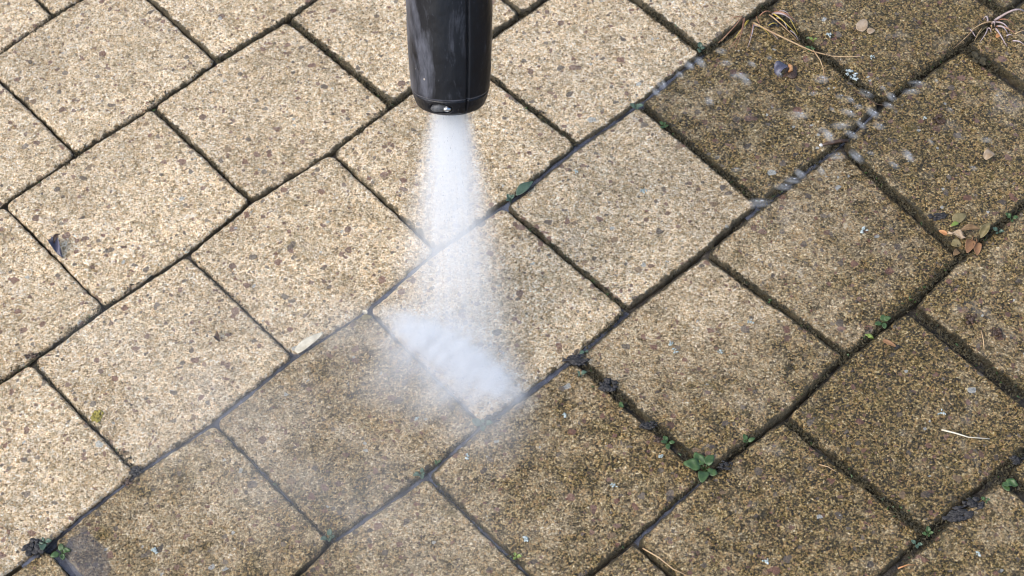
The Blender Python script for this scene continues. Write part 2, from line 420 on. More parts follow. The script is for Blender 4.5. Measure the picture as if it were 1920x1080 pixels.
# ------------------------------------------------------------------ soil in the joints and the ground beyond
gx, gy = np.meshgrid(np.arange(-.62, .62, .0032), np.arange(.45, 1.5, .0032), indexing='ij')
gz = -.0078 + fbm(gx, gy, 60, 3) * .007 + fbm(gx, gy, 260, 2) * .003
n1, n2 = gx.shape; idx = np.arange(n1 * n2).reshape(n1, n2)
f = np.stack([idx[:-1, :-1], idx[1:, :-1], idx[1:, 1:], idx[:-1, 1:]], -1).reshape(-1, 4)
tag(mesh_obj('soil', np.stack([gx.ravel(), gy.ravel(), gz.ravel()], 1), f, M_SOIL), kind='structure')
g = mesh_obj('ground', [(-30, -30, -.034), (30, -30, -.034), (30, 30, -.034), (-30, 30, -.034)], [(0, 1, 2, 3)],
             simple_mat('sandy_ground', (.12, .09, .06), (.24, .19, .13), 8, .8)); tag(g, kind='structure')

# ------------------------------------------------------------------ small shapes
def tube(pts, rad, seg=6):
    pts = np.asarray(pts, float); n = len(pts); rad = np.broadcast_to(rad, (n,))
    V = []; Fc = []
    tan = np.gradient(pts, axis=0); tan /= np.linalg.norm(tan, axis=1)[:, None] + 1e-12
    up = np.array([.13, .27, 1.0])
    for p, t, r in zip(pts, tan, rad):
        a = np.cross(t, up); a /= np.linalg.norm(a) + 1e-12; b = np.cross(t, a)
        for k in range(seg):
            an = 2 * pi * k / seg; V.append(p + r * (cos(an) * a + sin(an) * b))
    for j in range(n - 1):
        for k in range(seg):
            Fc.append((j * seg + k, j * seg + (k + 1) % seg, (j + 1) * seg + (k + 1) % seg, (j + 1) * seg + k))
    Fc.append(tuple(range(seg))[::-1]); Fc.append(tuple((n - 1) * seg + k for k in range(seg)))
    return V, Fc
def bez(p0, p1, p2, n=12):
    t = np.linspace(0, 1, n)[:, None]; p0, p1, p2 = map(np.asarray, (p0, p1, p2))
    return (1 - t) ** 2 * p0 + 2 * t * (1 - t) * p1 + t * t * p2
class Acc:
    def __init__(s): s.V = []; s.F = []; s.M = []
    def add(s, V, Fc, m=0):
        o = len(s.V); s.V += [tuple(v) for v in V]; s.F += [tuple(i + o for i in f) for f in Fc]; s.M += [m] * len(Fc)
    def build(s, name, base, mats, parent=None, smooth=True):
        V = np.array(s.V) - np.array(base)
        ob = mesh_obj(name, V, s.F, mats=mats, mi=s.M, parent=parent, smooth=smooth)
        if parent is None: ob.location = base
        return ob
def leaf_shape(p, yaw, L, Wd, tilt=0.0, cup=.15, curl=.1, round_=1.0, th=.0004, n=12, m=6, roll=0.0, wav=.0):
    """leaf blade from its foot p: closed thin body with real thickness"""
    ts = np.linspace(0, 1, n); us = np.linspace(-1, 1, m)
    prof = np.sin(pi * np.clip(ts, .02, .98) ** (.8 if round_ < 1 else .65)) ** (.55 if round_ >= 1 else 1.0)
    top = []
    for t_, w in zip(ts, prof):
        for u_ in us:
            top.append((t_ * L, u_ * w * Wd / 2, cup * Wd * (u_ * w) ** 2 + curl * L * sin(pi * t_) + wav * L * sin(9 * t_ + 2.3 * u_) * .3))
    top = np.array(top); bot = top.copy(); bot[:, 2] -= th
    V = np.concatenate([top, bot])
    R_ = np.array(Matrix.Rotation(yaw, 3, 'Z') @ Matrix.Rotation(-tilt, 3, 'Y') @ Matrix.Rotation(roll, 3, 'X'))
    V = V @ R_.T + np.asarray(p)
    Fc = []; q = n * m
    for a in range(n - 1):
        for b in range(m - 1):
            i0 = a * m + b
            Fc.append((i0, i0 + m, i0 + m + 1, i0 + 1)); Fc.append((q + i0, q + i0 + 1, q + i0 + m + 1, q + i0 + m))
    ring = [b for b in range(m)] + [a * m + m - 1 for a in range(1, n)] + [(n - 1) * m + b for b in range(m - 2, -1, -1)] + [a * m for a in range(n - 2, 0, -1)]
    for a, b in zip(ring, ring[1:] + ring[:1]): Fc.append((a, b, q + b, q + a))
    return V, Fc
def blob(p, r, seed=0, rough=.35, n=10, m=14):
    rr = np.random.default_rng(seed); V = []; Fc = []
    ph = rr.random(6) * 6
    for a in range(n + 1):
        th = pi * a / n
        for b in range(m):
            f_ = 2 * pi * b / m
            q = 1 + rough * (.5 * sin(3 * f_ + ph[0] + 2 * th) + .4 * sin(5 * th + ph[1]) * cos(4 * f_ + ph[2]) + .5 * (rr.random() - .5))
            V.append((p[0] + r[0] * q * sin(th) * cos(f_), p[1] + r[1] * q * sin(th) * sin(f_), p[2] + r[2] * q * cos(th)))
    for a in range(n):
        for b in range(m): Fc.append((a * m + b, (a + 1) * m + b, (a + 1) * m + (b + 1) % m, a * m + (b + 1) % m))
    return V, Fc
PX = 1.62 / F      # metres per photograph pixel on the paving, near the middle

# ------------------------------------------------------------------ moss lining the joints
def moss_line(A, p0, p1, dens, spread, h=.004, size=.0016):
    a, b = at(*p0), at(*p1); L = np.linalg.norm(b - a); n = int(L * dens); dr = (b - a) / L; nr = np.array([-dr[1], dr[0], 0])
    for _ in range(n):
        u = random.random(); cl = vnoise(np.array([u * L * 55 + p0[0]]), np.array([p0[1] * .1]))[0]
        if random.random() > cl * 1.5 - .15: continue
        p = a + dr * u * L + nr * random.gauss(0, spread); z = random.uniform(-.004, .001) + (0.0008 if abs(random.gauss(0, 1)) < .5 else 0)
        s = size * random.uniform(.5, 1.5); c = np.array([p[0], p[1], z])
        e1 = np.array([random.gauss(0, 1) for _ in range(3)]); e1 /= np.linalg.norm(e1)
        e2 = np.cross(e1, [random.gauss(0, 1) for _ in range(3)]); e2 /= np.linalg.norm(e2); e3 = np.cross(e1, e2)
        V = [c + s * e1, c - s * .6 * e1 + s * .5 * e2, c - s * .6 * e1 - s * .5 * e2, c + s * .4 * e3]
        A.add(V, [(0, 1, 2), (0, 3, 1), (1, 3, 2), (2, 3, 0)], 0 if random.random() < .975 else 1)
A = Acc()
for p0, p1, de, sp in [((545, 40), (735, 197), 7000, .0022), ((925, 150), (1080, 270), 9000, .0028), ((1190, 0), (1320, 98), 9000, .003), ((405, 113), (590, 0), 5000, .0026),
        ((735, 197), (1020, 0), 5000, .0024), ((625, 288), (735, 197), 4500, .0022), ((290, 205), (465, 372), 3500, .0018), ((140, 290), (405, 113), 2500, .0018), ((550, 38), (640, 110), 6000, .003),
        ((1205, 200), (1425, 382), 8000, .003), ((1330, 480), (1585, 665), 6000, .0024), ((955, 395), (1175, 580), 3500, .0018), ((1090, 680), (1310, 875), 9000, .0035),
        ((1475, 790), (1735, 1000), 8000, .003), ((1600, 900), (1735, 1000), 14000, .005), ((1590, 285), (1790, 470), 8000, .003), ((1810, 90), (1920, 170), 14000, .005), ((1430, 10), (1650, 190), 9000, .004),
        ((1585, 665), (1790, 490), 7000, .003), ((1790, 490), (1920, 380), 9000, .005), ((1330, 470), (1570, 270), 3000, .0022), ((1650, 190), (1900, 10), 8000, .0035),
        ((1320, 890), (1590, 665), 6000, .0028), ((1690, 1060), (1920, 850), 10000, .006), ((1715, 585), (1920, 745), 8000, .004), ((0, 388), (285, 203), 2000, .0016), ((0, 715), (195, 575), 4500, .0024),
        ((160, 780), (250, 870), 4500, .0022), ((65, 685), (250, 880), 1800, .0016), ((355, 480), (550, 665), 1500, .0015), ((195, 575), (465, 372), 1800, .0015), ((1100, 1080), (1320, 890), 2500, .002),
        ((410, 800), (615, 1010), 2200, .0018), ((810, 900), (995, 1080), 2500, .002), ((620, 1010), (905, 790), 3000, .002), ((1085, 668), (1175, 580), 3500, .0022), ((150, 0), (0, 98), 4000, .002), ((70, 0), (97, 30), 3000, .002), ((1845, 0), (1885, 22), 9000, .004), ((1320, 98), (1440, 5), 7000, .004), ((1885, 895), (1920, 920), 12000, .006)]:
    moss_line(A, p0, p1, de * (1.0 if p0[0] > 1100 else .6), sp * .75)
tag(A.build('moss', (0, .95, 0), [M_MOSS, M_GREEN], smooth=False), 'dark olive moss and crumbs lining the joints between the pavers', 'moss', kind='stuff')

# ------------------------------------------------------------------ murky water standing in joints
def strip(A, pts, hw, z):
    P = np.array([at(*p) for p in pts]); P[:, 2] = z
    n = len(P); tg = np.gradient(P, axis=0); tg /= np.linalg.norm(tg, axis=1)[:, None]; nr = np.stack([-tg[:, 1], tg[:, 0], 0 * tg[:, 0]], 1)
    V = np.concatenate([P + nr * hw, P - nr * hw]); A.add(V, [(i, i + n, i + n + 1, i + 1) for i in range(n - 1)])
A = Acc()
def dens_pts(pts, step=12):
    out = []
    for a, b in zip(pts[:-1], pts[1:]):
        k = max(1, int(math.hypot(b[0] - a[0], b[1] - a[1]) / step))
        out += [(a[0] + (b[0] - a[0]) * j / k, a[1] + (b[1] - a[1]) * j / k) for j in range(k)]
    return out + [pts[-1]]
strip(A, dens_pts(TL[3][:-1]), .0055, -.0038)
for j in ([(410, 800), (615, 1010)], [(700, 590), (900, 790)], [(100, 1030), (150, 1080)], [(810, 900), (995, 1080)]):
    strip(A, dens_pts(j), .0045, -.0042)
strip(A, dens_pts([(620, 1010), (800, 895), (905, 790), (1085, 670), (1175, 580)]), .005, -.0044)
strip(A, dens_pts([(1400, 405), (1640, 200)]), .006, -.005)
strip(A, dens_pts([(1190, 1012), (1320, 895)]), .006, -.0058)
tag(A.build('water', (0, 0, 0), [M_WATER]), kind='structure')

# a smooth film of water on the corner of one paver
def puddle():
    c = [(128, 1000), (165, 985), (200, 1020), (215, 1060), (205, 1110), (165, 1120), (140, 1075), (115, 1040), (108, 1015)]
    P = np.array([at(*p)[:2] for p in c]); n = 48; ts = np.linspace(0, len(c), n, endpoint=False)
    B = []
    for t_ in ts:
        i = int(t_); f_ = t_ - i; f_ = f_ * f_ * (3 - 2 * f_); B.append(P[i % len(c)] * (1 - f_) + P[(i + 1) % len(c)] * f_)
    B = np.array(B); cen = B.mean(0); V = []; Fc = []; K = 6
    for k in range(K):
        s_ = 1 - k / K
        for b in B: V.append((*(cen + (b - cen) * s_), -.0016 + .0030 * (1 - s_ ** 4)))
    V.append((*cen, .00145))
    for k in range(K - 1):
        for j in range(n): Fc.append((k * n + j, k * n + (j + 1) % n, (k + 1) * n + (j + 1) % n, (k + 1) * n + j))
    for j in range(n): Fc.append(((K - 1) * n + j, (K - 1) * n + (j + 1) % n, K * n))
    A = Acc(); A.add(V, Fc); return A.build('puddle', (*cen, 0), [M_PUD])
M_PUD = simple_mat('water_film', (.10, .10, .11), (.15, .15, .165), 60, .12, Alpha=.33)
tag(puddle(), 'smooth grey film of water on the left corner of the paver near the bottom left', 'puddle')

# ------------------------------------------------------------------ weeds
def weed(px, py, rad, n, mat, label, spread=360, yaw0=0.0, long=1.15, z=.001, name='weed'):
    c = at(px, py); A = Acc(); rr = random.Random(int(px * 7 + py)); rad *= .66 if rad < 22 else .8
    for k in range(n):
        yaw = radians(yaw0 + spread * (k + rr.uniform(-.25, .25)) / n); q = rr.uniform(.5, 1.25) * rad * PX
        st = np.array([cos(yaw), sin(yaw), 0]) * q * .35 + np.array([c[0], c[1], z + rr.uniform(.0005, .002)])
        V, Fc = leaf_shape(st, yaw, q * long, q * .95, tilt=rr.uniform(-.05, .45), cup=rr.uniform(-.1, .35), curl=rr.uniform(-.08, .12), wav=rr.uniform(0, .25)); A.add(V, Fc)
        V, Fc = tube([np.array([c[0], c[1], -.006]), (st + np.array([c[0], c[1], -.002])) / 2, st], .0004, 5); A.add(V, Fc)
    return tag(A.build(name, (c[0], c[1], -.006), [mat]), label, 'weed', 'small green weeds growing out of the joints')
GR = 'small green weeds growing out of the joints'
weed(1192, 203, 15, 5, M_TEAL, 'round bluish green weed at the joint crossing right of the lance')
weed(1245, 238, 11, 5, M_GREEN, 'small dark green weed just below right of the bluish round one')
weed(958, 377, 15, 3, M_TEAL, 'small dull green leaf at the crossing beside the jet, below the long leaf', spread=200, yaw0=60)
weed(1313, 95, 13, 4, M_TEAL, 'green weed in the joint corner under the dry reddish grass tuft')
weed(1655, 606, 15, 4, M_GREEN, 'green weed in the joint above the dark paver, beside a yellowish sprig')
weed(1638, 634, 12, 2, M_LIME, 'narrow yellowish sprig lying just below a green weed', spread=60, yaw0=150, long=1.9)
weed(1400, 831, 12, 3, M_GREEN, 'three flat green leaves lying along the joint right of the large weed', spread=220, yaw0=20, long=1.5)
weed(1322, 879, 24, 5, M_GREEN, 'largest bright green weed, at the crossing right of the bottom centre', spread=330, yaw0=40, long=1.3)
weed(1306, 866, 9, 2, M_LIME, 'tiny pale green bud touching the largest weed')
weed(1252, 832, 13, 4, M_GREEN, 'small green weed in the joint just above the largest weed', long=1.2)
weed(1160, 760, 11, 3, M_GREEN, 'small olive green weed under the knobbly dark clump', spread=120, yaw0=-60)
weed(908, 797, 20, 4, M_TEAL, 'pale green weed at the crossing below the jet strike')
weed(1088, 705, 11, 3, M_TEAL, 'tiny green leaf in the joint right of the jet strike')
weed(1097, 660, 12, 2, M_TEAL, 'tiny wet leaf in the joint corner above a tiny green leaf')
weed(820, 870, 10, 3, M_GREEN, 'faint little weed on the joint slope below the jet strike')
weed(790, 890, 14, 4, M_TEAL, 'flat pale weed at the crossing near the bottom centre')
weed(617, 1010, 15, 4, M_TEAL, 'small green weed at the crossing near the bottom left of centre')
weed(967, 1046, 10, 3, M_LIME, 'yellow green weed in the joint at the bottom centre')
weed(84, 1018, 17, 4, M_TEAL, 'green weed right beside the dark rosette at the bottom left')
weed(116, 1038, 16, 4, M_GREEN, 'round green weed at the edge of the puddle, bottom left')
weed(1897, 413, 15, 3, M_GREEN, 'green weed at the right edge above the dead leaves')
weed(1871, 437, 11, 3, M_TEAL, 'dull green weed between the dead leaves and the right edge')
weed(1740, 1003, 11, 4, M_GREEN, 'green weed at the crossing at the bottom right')
weed(1718, 1022, 9, 3, M_TEAL, 'faint weed left below the crossing at the bottom right')
weed(1525, 77, 9, 2, M_LIME, 'bright green leaflet above the long dry stem')
weed(1521, 95, 14, 5, M_GREEN, 'dark green sprig under the middle of the long dry stem')
weed(1832, 116, 18, 6, M_MOSS, 'mossy dark green weed below the pale mauve grass tuft')
weed(1848, 941, 9, 3, M_GREEN, 'tiny weed in the gravelly joint at the lower right')
weed(1878, 905, 22, 3, M_GREEN, 'upright blades of young grass in the gravelly joint at the lower right', spread=70, yaw0=-70, long=1.3, name='grass_sprig')
YM = simple_mat('yellow_moss', (.20, .17, .03), (.32, .27, .06), 200, .8)
# the long wet leaf
def leaf(px0, py0, px1, py1, w, mat, label, z=.0015, tilt=.02, cup=.2, curl=.05, round_=1, cat='leaf', name='leaf', group=None, wav=0, roll=0, stalk=False):
    a, b = at(px0, py0), at(px1, py1); d = b - a; L = np.linalg.norm(d); yaw = math.atan2(d[1], d[0]); A = Acc()
    A.add(*leaf_shape((a[0], a[1], z), yaw, L, w * PX, tilt, cup, curl, round_, wav=wav, roll=roll, th=.0005, n=16, m=8))
    if stalk:
        e = a - d / L * L * .35
        A.add(*tube(bez((a[0], a[1], z), (a[0] - d[0] * .15, a[1] - d[1] * .15, z + .002), (e[0], e[1], z * .4 + .001)), np.linspace(.0006, .0003, 12), 5))
    return tag(A.build(name, (a[0], a[1], 0), [mat]), label, cat, group)
leaf(968, 368, 1000, 342, 20, M_TEAL, 'long green wet leaf lying in the joint right of the jet', round_=0)
leaf(556, 664, 606, 628, 19, M_HUSK, 'pale flat husk lying in the joint at the left of the jet', round_=1, cat='husk', name='husk', curl=.02, z=.003)
leaf(96, 448, 118, 486, 20, M_SLATE, 'bluish curled leaf on the joint at the left edge', round_=0, cup=.6, curl=.2, wav=.3)
leaf(104, 464, 116, 446, 8, M_BROWNC, 'dark hooked scrap on top of the bluish curled leaf', round_=0, cup=.4, curl=.3, z=.006, cat='leaf scrap', name='leaf_scrap')
GL = 'dead leaves heaped at the joint on the right'
leaf(1822, 452, 1813, 476, 19, M_DRYRED, 'left of the two small russet hanging leaves in the dead leaf heap', group=GL, cup=.3, stalk=True)
leaf(1831, 457, 1832, 480, 17, M_DRYRED, 'right of the two small russet hanging leaves in the dead leaf heap', group=GL, cup=.3, stalk=True)
leaf(1838, 448, 1856, 424, 17, M_OLIVELEAF, 'upright pale folded leaf at the right end of the dead leaf heap', group=GL, round_=0, cup=.6, tilt=.35)
leaf(1800, 436, 1838, 434, 14, M_DRY, 'long brown leaf along the top of the dead leaf heap', group=GL, round_=0, cup=.5, z=.004)
leaf(1810, 450, 1776, 440, 15, M_PETAL, 'pale pinkish leaf at the lower left of the dead leaf heap', group=GL, round_=0, cup=.4, wav=.3, z=.003)
leaf(1788, 418, 1810, 404, 22, M_OLIVELEAF, 'olive angular leaf lying above the dead leaf heap', group=GL, cup=.2)
leaf(1796, 424, 1781, 430, 9, M_LIME, 'fresh yellow green leaf tucked into the dead leaf heap', group=GL, round_=0, z=.005)
leaf(1784, 456, 1802, 462, 20, M_OLIVELEAF, 'dark flat leaf below the dead leaf heap, left of the russet ones', group=GL, z=.001)
leaf(1798, 474, 1787, 480, 13, M_DRY, 'small round brown leaf at the lower end of the dead leaf heap', group=GL, cup=.4)
leaf(1775, 442, 1760, 434, 10, M_ORANGE, 'small orange brown scrap left of the dead leaf heap', group=GL)
leaf(1612, 60, 1622, 38, 24, M_PETAL, 'larger pale petal on the dirty paver at the top', cat='petal', name='petal', cup=.1)
leaf(1626, 62, 1640, 58, 16, M_PETAL, 'smaller pale petal touching the larger one at the top', cat='petal', name='petal', cup=.1)
leaf(1846, 300, 1864, 290, 20, M_PETAL, 'pale pinkish petal on the dirty paver at the right edge', cat='petal', name='petal', cup=.5, curl=.15)
leaf(1868, 72, 1876, 66, 9, M_ORANGE, 'bright orange leaf scrap under the pale mauve grass tuft', cat='leaf scrap', name='leaf_scrap', cup=.4)
leaf(402, 632, 412, 642, 13, M_BROWNC, 'dark red curl on the clean paver at the left', cat='leaf scrap', name='leaf_scrap', cup=.9, curl=.35)
leaf(680, 600, 698, 596, 12, M_OLIVELEAF, 'small olive leaf at the crossing left of the jet strike', cup=.3)
leaf(688, 590, 680, 584, 9, M_HUSK, 'tiny pale bud leaf at the crossing left of the jet strike', cup=.3)
leaf(1655, 640, 1680, 652, 9, M_DRYRED, 'reddish stain coloured scrap on the dark paver, right of the yellowish sprig', cat='leaf scrap', name='leaf_scrap')

# ------------------------------------------------------------------ dry grass tufts, needles, stalks
def blade(A, p0, p1, lift, w, m, sag=0.0):
    a, b = at(*p0), at(*p1); a[2] = .0015; b[2] = .001
    mid = (a * .45 + b * .55); mid[2] = lift; d = b - a; mid[:2] += np.array([-d[1], d[0]]) * sag
    A.add(*tube(bez(a, mid, b, 14), w * PX * np.linspace(1, .25, 14), 5), m)
t = empty('dry_grass_tuft', tuple(at(1420, 40)))
tag(t, 'reddish dry grass tuft with a long stem, growing at the joint corner at the top', 'grass tuft')
A = Acc(); O = (1340, 20); Z = 8.31
def q(x, y): return (O[0] + x / Z, O[1] + y / Z)
for (x0, y0, x1, y1, l, w, m, s_) in [(430, 100, 50, 520, .018, 1.7, 1, .25), (430, 110, 100, 490, .015, 1.5, 0, .2), (440, 140, 200, 640, .016, 1.5, 1, .25), (460, 130, 320, 610, .012, 1.6, 1, .12), (520, 180, 310, 440, .01, 1.9, 2, .15),
        (530, 170, 420, 310, .01, 1.5, 2, .1), (600, 240, 510, 590, .01, 1.4, 3, .1), (590, 230, 530, 470, .008, 1.2, 1, .1), (620, 230, 860, 400, .01, 1.6, 2, -.1), (610, 240, 990, 460, .008, 2.4, 3, .05),
        (850, 80, 1310, 490, .016, 1.9, 0, -.18), (900, 60, 1290, 400, .018, 1.7, 2, -.22), (900, 70, 1230, 190, .014, 3.0, 3, -.1), (930, 40, 1290, 210, .016, 2.2, 1, -.15), (1000, 30, 1190, 130, .012, 1.4, 3, -.1), (960, 130, 1130, 300, .01, 1.8, 3, .05),
        (650, 110, 730, 290, .008, 1.1, 1, -.2), (840, 250, 990, 240, .006, 1.2, 2, .2), (1170, 140, 1300, 380, .012, 1.2, 2, -.2), (1180, 330, 1300, 470, .006, 1.2, 3, 0), (420, 120, 170, 210, .012, 1.3, 1, .1), (450, 90, 230, 290, .012, 1.2, 0, .1), (700, 100, 900, 60, .01, 1.5, 1, .1)]:
    blade(A, q(x0, y0), q(x1, y1), l, w, m, s_)
ob = A.build('blades', (0, 0, 0), [M_STRAW, M_RUST, M_YEL, M_PALE], parent=t); ob.location = -Vector(t.location)
A = Acc()
pts = [(1412, 48), (1440, 66), (1468, 80), (1500, 92), (1525, 99), (1560, 107), (1590, 111), (1612, 114)]
P = [at(*p) + np.array([0, 0, .004 + .003 * math.sin(k)]) for k, p in enumerate(pts)]
A.add(*tube(P, np.linspace(.0009, .0004, len(P)), 6))
P = [at(*p) + np.array([0, 0, .004]) for p in [(1524, 99), (1537, 118), (1543, 134), (1546, 158)]]
A.add(*tube(P, np.linspace(.0006, .0003, 4), 6))
ob = A.build('stem', (0, 0, 0), [M_STRAW], parent=t); ob.location = -Vector(t.location)
t = empty('dry_grass_tuft', tuple(at(1862, 50)))
tag(t, 'pale mauve dry grass tuft at the top right, with one thick arching blade', 'grass tuft')
A = Acc(); O = (1760, 0); Z = 10.8
for (x0, y0, x1, y1, l, w, m, s_) in [(1130, 440, 1760, 300, .03, 3.2, 3, -.28), (990, 470, 890, 420, .012, 2, 3, -.3), (1080, 470, 650, 640, .012, 2.0, 0, .1), (640, 620, 740, 760, .002, 1.8, 3, 0), (980, 560, 760, 780, .01, 1.6, 2, .1), (980, 590, 820, 880, .01, 1.6, 3, .2),
        (1080, 500, 1130, 560, .01, 3, 3, 0), (1120, 480, 1440, 650, .012, 2.2, 3, -.05), (1180, 560, 1390, 690, .01, 2.4, 3, -.05), (1150, 600, 1380, 960, .012, 2.4, 3, -.2), (1160, 560, 1540, 710, .01, 1.8, 1, -.05), (1540, 710, 1780, 630, .004, 1.5, 0, 0),
        (1180, 440, 1540, 540, .014, 1.5, 1, -.15), (990, 600, 1060, 700, .008, 2, 3, 0), (1050, 560, 1060, 640, .01, 2, 0, 0), (1500, 850, 1740, 940, .006, 1.8, 3, 0), (1370, 750, 1490, 740, .005, 1.5, 3, 0), (700, 620, 290, 1000, .006, 1.2, 0, .1), (870, 600, 720, 850, .006, 1.2, 0, 0), (1060, 760, 1000, 940, .006, 1, 0, .1), (800, 930, 850, 1100, .004, 1, 0, .1)]:
    blade(A, q(x0, y0), q(x1, y1), l, w, m, s_)
ob = A.build('blades', (0, 0, 0), [M_STRAW, M_RUST, M_OLIVELEAF, M_PALE], parent=t); ob.location = -Vector(t.location)
def stalk(pts, r, mat, label, name='stalk', cat='stalk'):
    A = Acc(); P = [at(*p) + np.array([0, 0, .0018 + .0008 * math.sin(2.1 * k)]) for k, p in enumerate(pts)]
    A.add(*tube(P, np.linspace(r, r * .5, len(P)), 6)); b = at(*pts[0])
    return tag(A.build(name, tuple(b), [mat]), label, cat)
stalk([(1765, 808), (1790, 815), (1815, 821), (1855, 825)], .0008, M_WHITE if False else M_HUSK, 'pale pine needle lying on the dark brown paver', 'pine_needle', 'needle')
stalk([(1839, 622), (1843, 640), (1845, 657)], .0006, M_STRAW, 'short straw needle standing beside the dark round spot at the right', 'pine_needle', 'needle')
stalk([(1535, 873), (1552, 878), (1568, 886)], .0005, M_STRAW, 'faint short straw on the large brown paver, lower right', 'straw', 'straw')
stalk([(1205, 1030), (1235, 1048), (1262, 1068), (1290, 1082)], .0006, M_STRAW, 'thin dry stalk in the joint at the bottom edge')
stalk([(1528, 350), (1530, 352)], .0006, M_STRAW, 'speck of straw', 'straw', 'straw') if False else None
stalk([(1683, 1068), (1700, 1062), (1716, 1060)], .0007, M_ORANGE, 'short orange stalk at the bottom edge, lower right')
stalk([(1598, 170), (1620, 185), (1645, 197), (1690, 205)], .0005, M_BROWNC, 'fine dark rootlet at the crossing of the dirty joints, upper right', 'rootlet', 'root') 

# little twig with a white head, lying across the joint
t = empty('twig', tuple(at(1560, 272))); tag(t, 'short dark twig with a white broken end lying across the upper right joint', 'twig')
A = Acc(); P = [at(*p) + np.array([0, 0, .003]) for p in [(1540, 276), (1558, 272), (1575, 268), (1590, 268)]]
A.add(*tube(P, [.0012, .0018, .0018, .0014], 8)); ob = A.build('stick', (0, 0, 0), [M_BROWNC], parent=t); ob.location = -Vector(t.location)
A = Acc(); c = at(1539, 276); A.add(*blob((c[0], c[1], .003), (.0018, .0016, .0014), 3, .1)); ob = A.build('tip', (0, 0, 0), [M_WHITE], parent=t); ob.location = -Vector(t.location)
# husk with an orange scrap
t = empty('open_husk', tuple(at(1475, 135))); tag(t, 'dark open husk holding an orange scrap on the dirty brown paver', 'husk')
A = Acc(); c = at(1466, 134); A.add(*leaf_shape((c[0] - .006, c[1] - .004, .001), .5, .014, .011, .15, .7, .2)); ob = A.build('shell', (0, 0, 0), [M_SLATE], parent=t); ob.location = -Vector(t.location)
A = Acc(); c = at(1484, 138); A.add(*blob((c[0], c[1] + .001, .0005), (.0058, .0075, .002), 8, .15)); ob = A.build('seed', (0, 0, 0), [M_BROWNC], parent=t); ob.location = -Vector(t.location)
A = Acc(); P = [at(*p) + np.array([0, 0, .004]) for p in [(1478, 126), (1482, 130), (1483, 136), (1478, 140)]]
A.add(*tube(P, [.0006, .0022, .0020, .0008], 8)); ob = A.build('scrap', (0, 0, 0), [M_ORANGE], parent=t); ob.location = -Vector(t.location)

# ------------------------------------------------------------------ clumps, lichen, stones
def clump(px, py, rx, ry, n, mat, label, name='soil_clump', cat='clump', h=.6):
    c = at(px, py); A = Acc(); rr = random.Random(int(px + py))
    for k in range(n * 3):
        a = rr.uniform(0, 2 * pi); d = rr.uniform(0, 1) ** .7; s = rr.uniform(.12, .42) * (1.1 - .4 * d)
        A.add(*blob((c[0] + cos(a) * d * rx * PX, c[1] + sin(a) * d * ry * PX, .0003 + rr.uniform(0, .002)), (rx * PX * s, ry * PX * s, min(rx, ry) * PX * s * h), int(px) + k, .45, 7, 10))
    return tag(A.build(name, tuple(c), [mat]), label, cat, 'dark clumps and crumbs lying in the joints')
clump(1140, 726, 19, 15, 12, M_CLUMP, 'knobbly wet dark clump in the joint right of the jet strike')
clump(1216, 797, 17, 10, 9, M_CLUMP, 'flat dark clump in the joint, halfway between the knobbly clump and the largest weed')
clump(1235, 826, 12, 8, 7, M_BROWNC, 'brown crumb beside the small green weed above the largest one')
clump(1360, 874, 13, 9, 8, M_CLUMP, 'dark crumb just right of the largest weed')
clump(1080, 678, 24, 12, 12, M_CLUMP, 'wet dark debris at the joint crossing right of the jet strike')
clump(925, 786, 15, 10, 8, M_CLUMP, 'dark crumb beside the pale weed below the jet strike')
clump(65, 1030, 19, 18, 14, M_CLUMP, 'dark rosette shaped clump at the bottom left', h=.35)
clump(1868, 626, 12, 11, 9, M_BROWNC, 'dark round spot of moss on the paver at the right edge', 'moss_spot', 'moss')
clump(1795, 966, 26, 14, 16, M_CLUMP, 'left heap of black grit in the gravelly joint at the lower right')
clump(1826, 945, 18, 12, 12, M_CLUMP, 'right heap of black grit in the gravelly joint at the lower right')
clump(1905, 865, 13, 10, 8, M_CLUMP, 'black grit at the right edge in the gravelly joint')
clump(1760, 225, 14, 12, 9, M_BROWNC, 'dark brown tuft of dead moss on the dirty paver, upper right', 'moss_spot', 'moss')
clump(1820, 600, 13, 12, 9, M_BROWNC, 'dark brown lump in the widest joint at the right')
clump(1757, 408, 18, 10, 12, M_CLUMP, 'black debris in the joint left of the dead leaves')
clump(1683, 652, 9, 5, 6, M_CLUMP, 'black crumb on the dark paver beside the reddish scrap')
clump(1455, 45, 16, 9, 9, M_CLUMP, 'bluish black debris caught in the reddish grass tuft')
clump(255, 885, 13, 10, 8, M_CLUMP, 'wet crumb at the joint crossing at the lower left')
clump(240, 905, 12, 8, 6, M_BROWNC, 'brown crumb below the wet one at the lower left crossing')
clump(60, 668, 14, 7, 8, M_BROWNC, 'brown crumb in the joint at the left edge')
clump(1695, 645, 7, 5, 4, M_CLUMP, 'smallest black crumb on the dark paver') if False else None
clump(183, 782, 11, 13, 14, YM, 'dab of yellow moss on the edge of a clean paver at the left', 'moss_spot', 'moss', h=.25)
def flake(px, py, r, label, mat=M_LICHEN):
    c = at(px, py); A = Acc(); rr = random.Random(int(px * 3 + py))
    for k in range(7):
        a = rr.uniform(0, 2 * pi); d = rr.uniform(0, .9) * r * PX
        A.add(*blob((c[0] + cos(a) * d, c[1] + sin(a) * d, .0006), (r * PX * rr.uniform(.12, .38), r * PX * rr.uniform(.12, .38), .0007), k + int(px), .5, 6, 9))
    return tag(A.build('lichen_flake', tuple(c), [mat]), label, 'lichen', 'pale flakes of lichen on the pavers')
flake(1594, 136, 14, 'largest ragged white lichen flake, below the pale petals at the top right'); flake(1601, 148, 9, 'lower tail of ragged lichen touching the largest flake')
flake(1554, 65, 8, 'white lichen flake left of the pale petals'); flake(1635, 108, 6, 'small pale flake right of the largest ragged one')
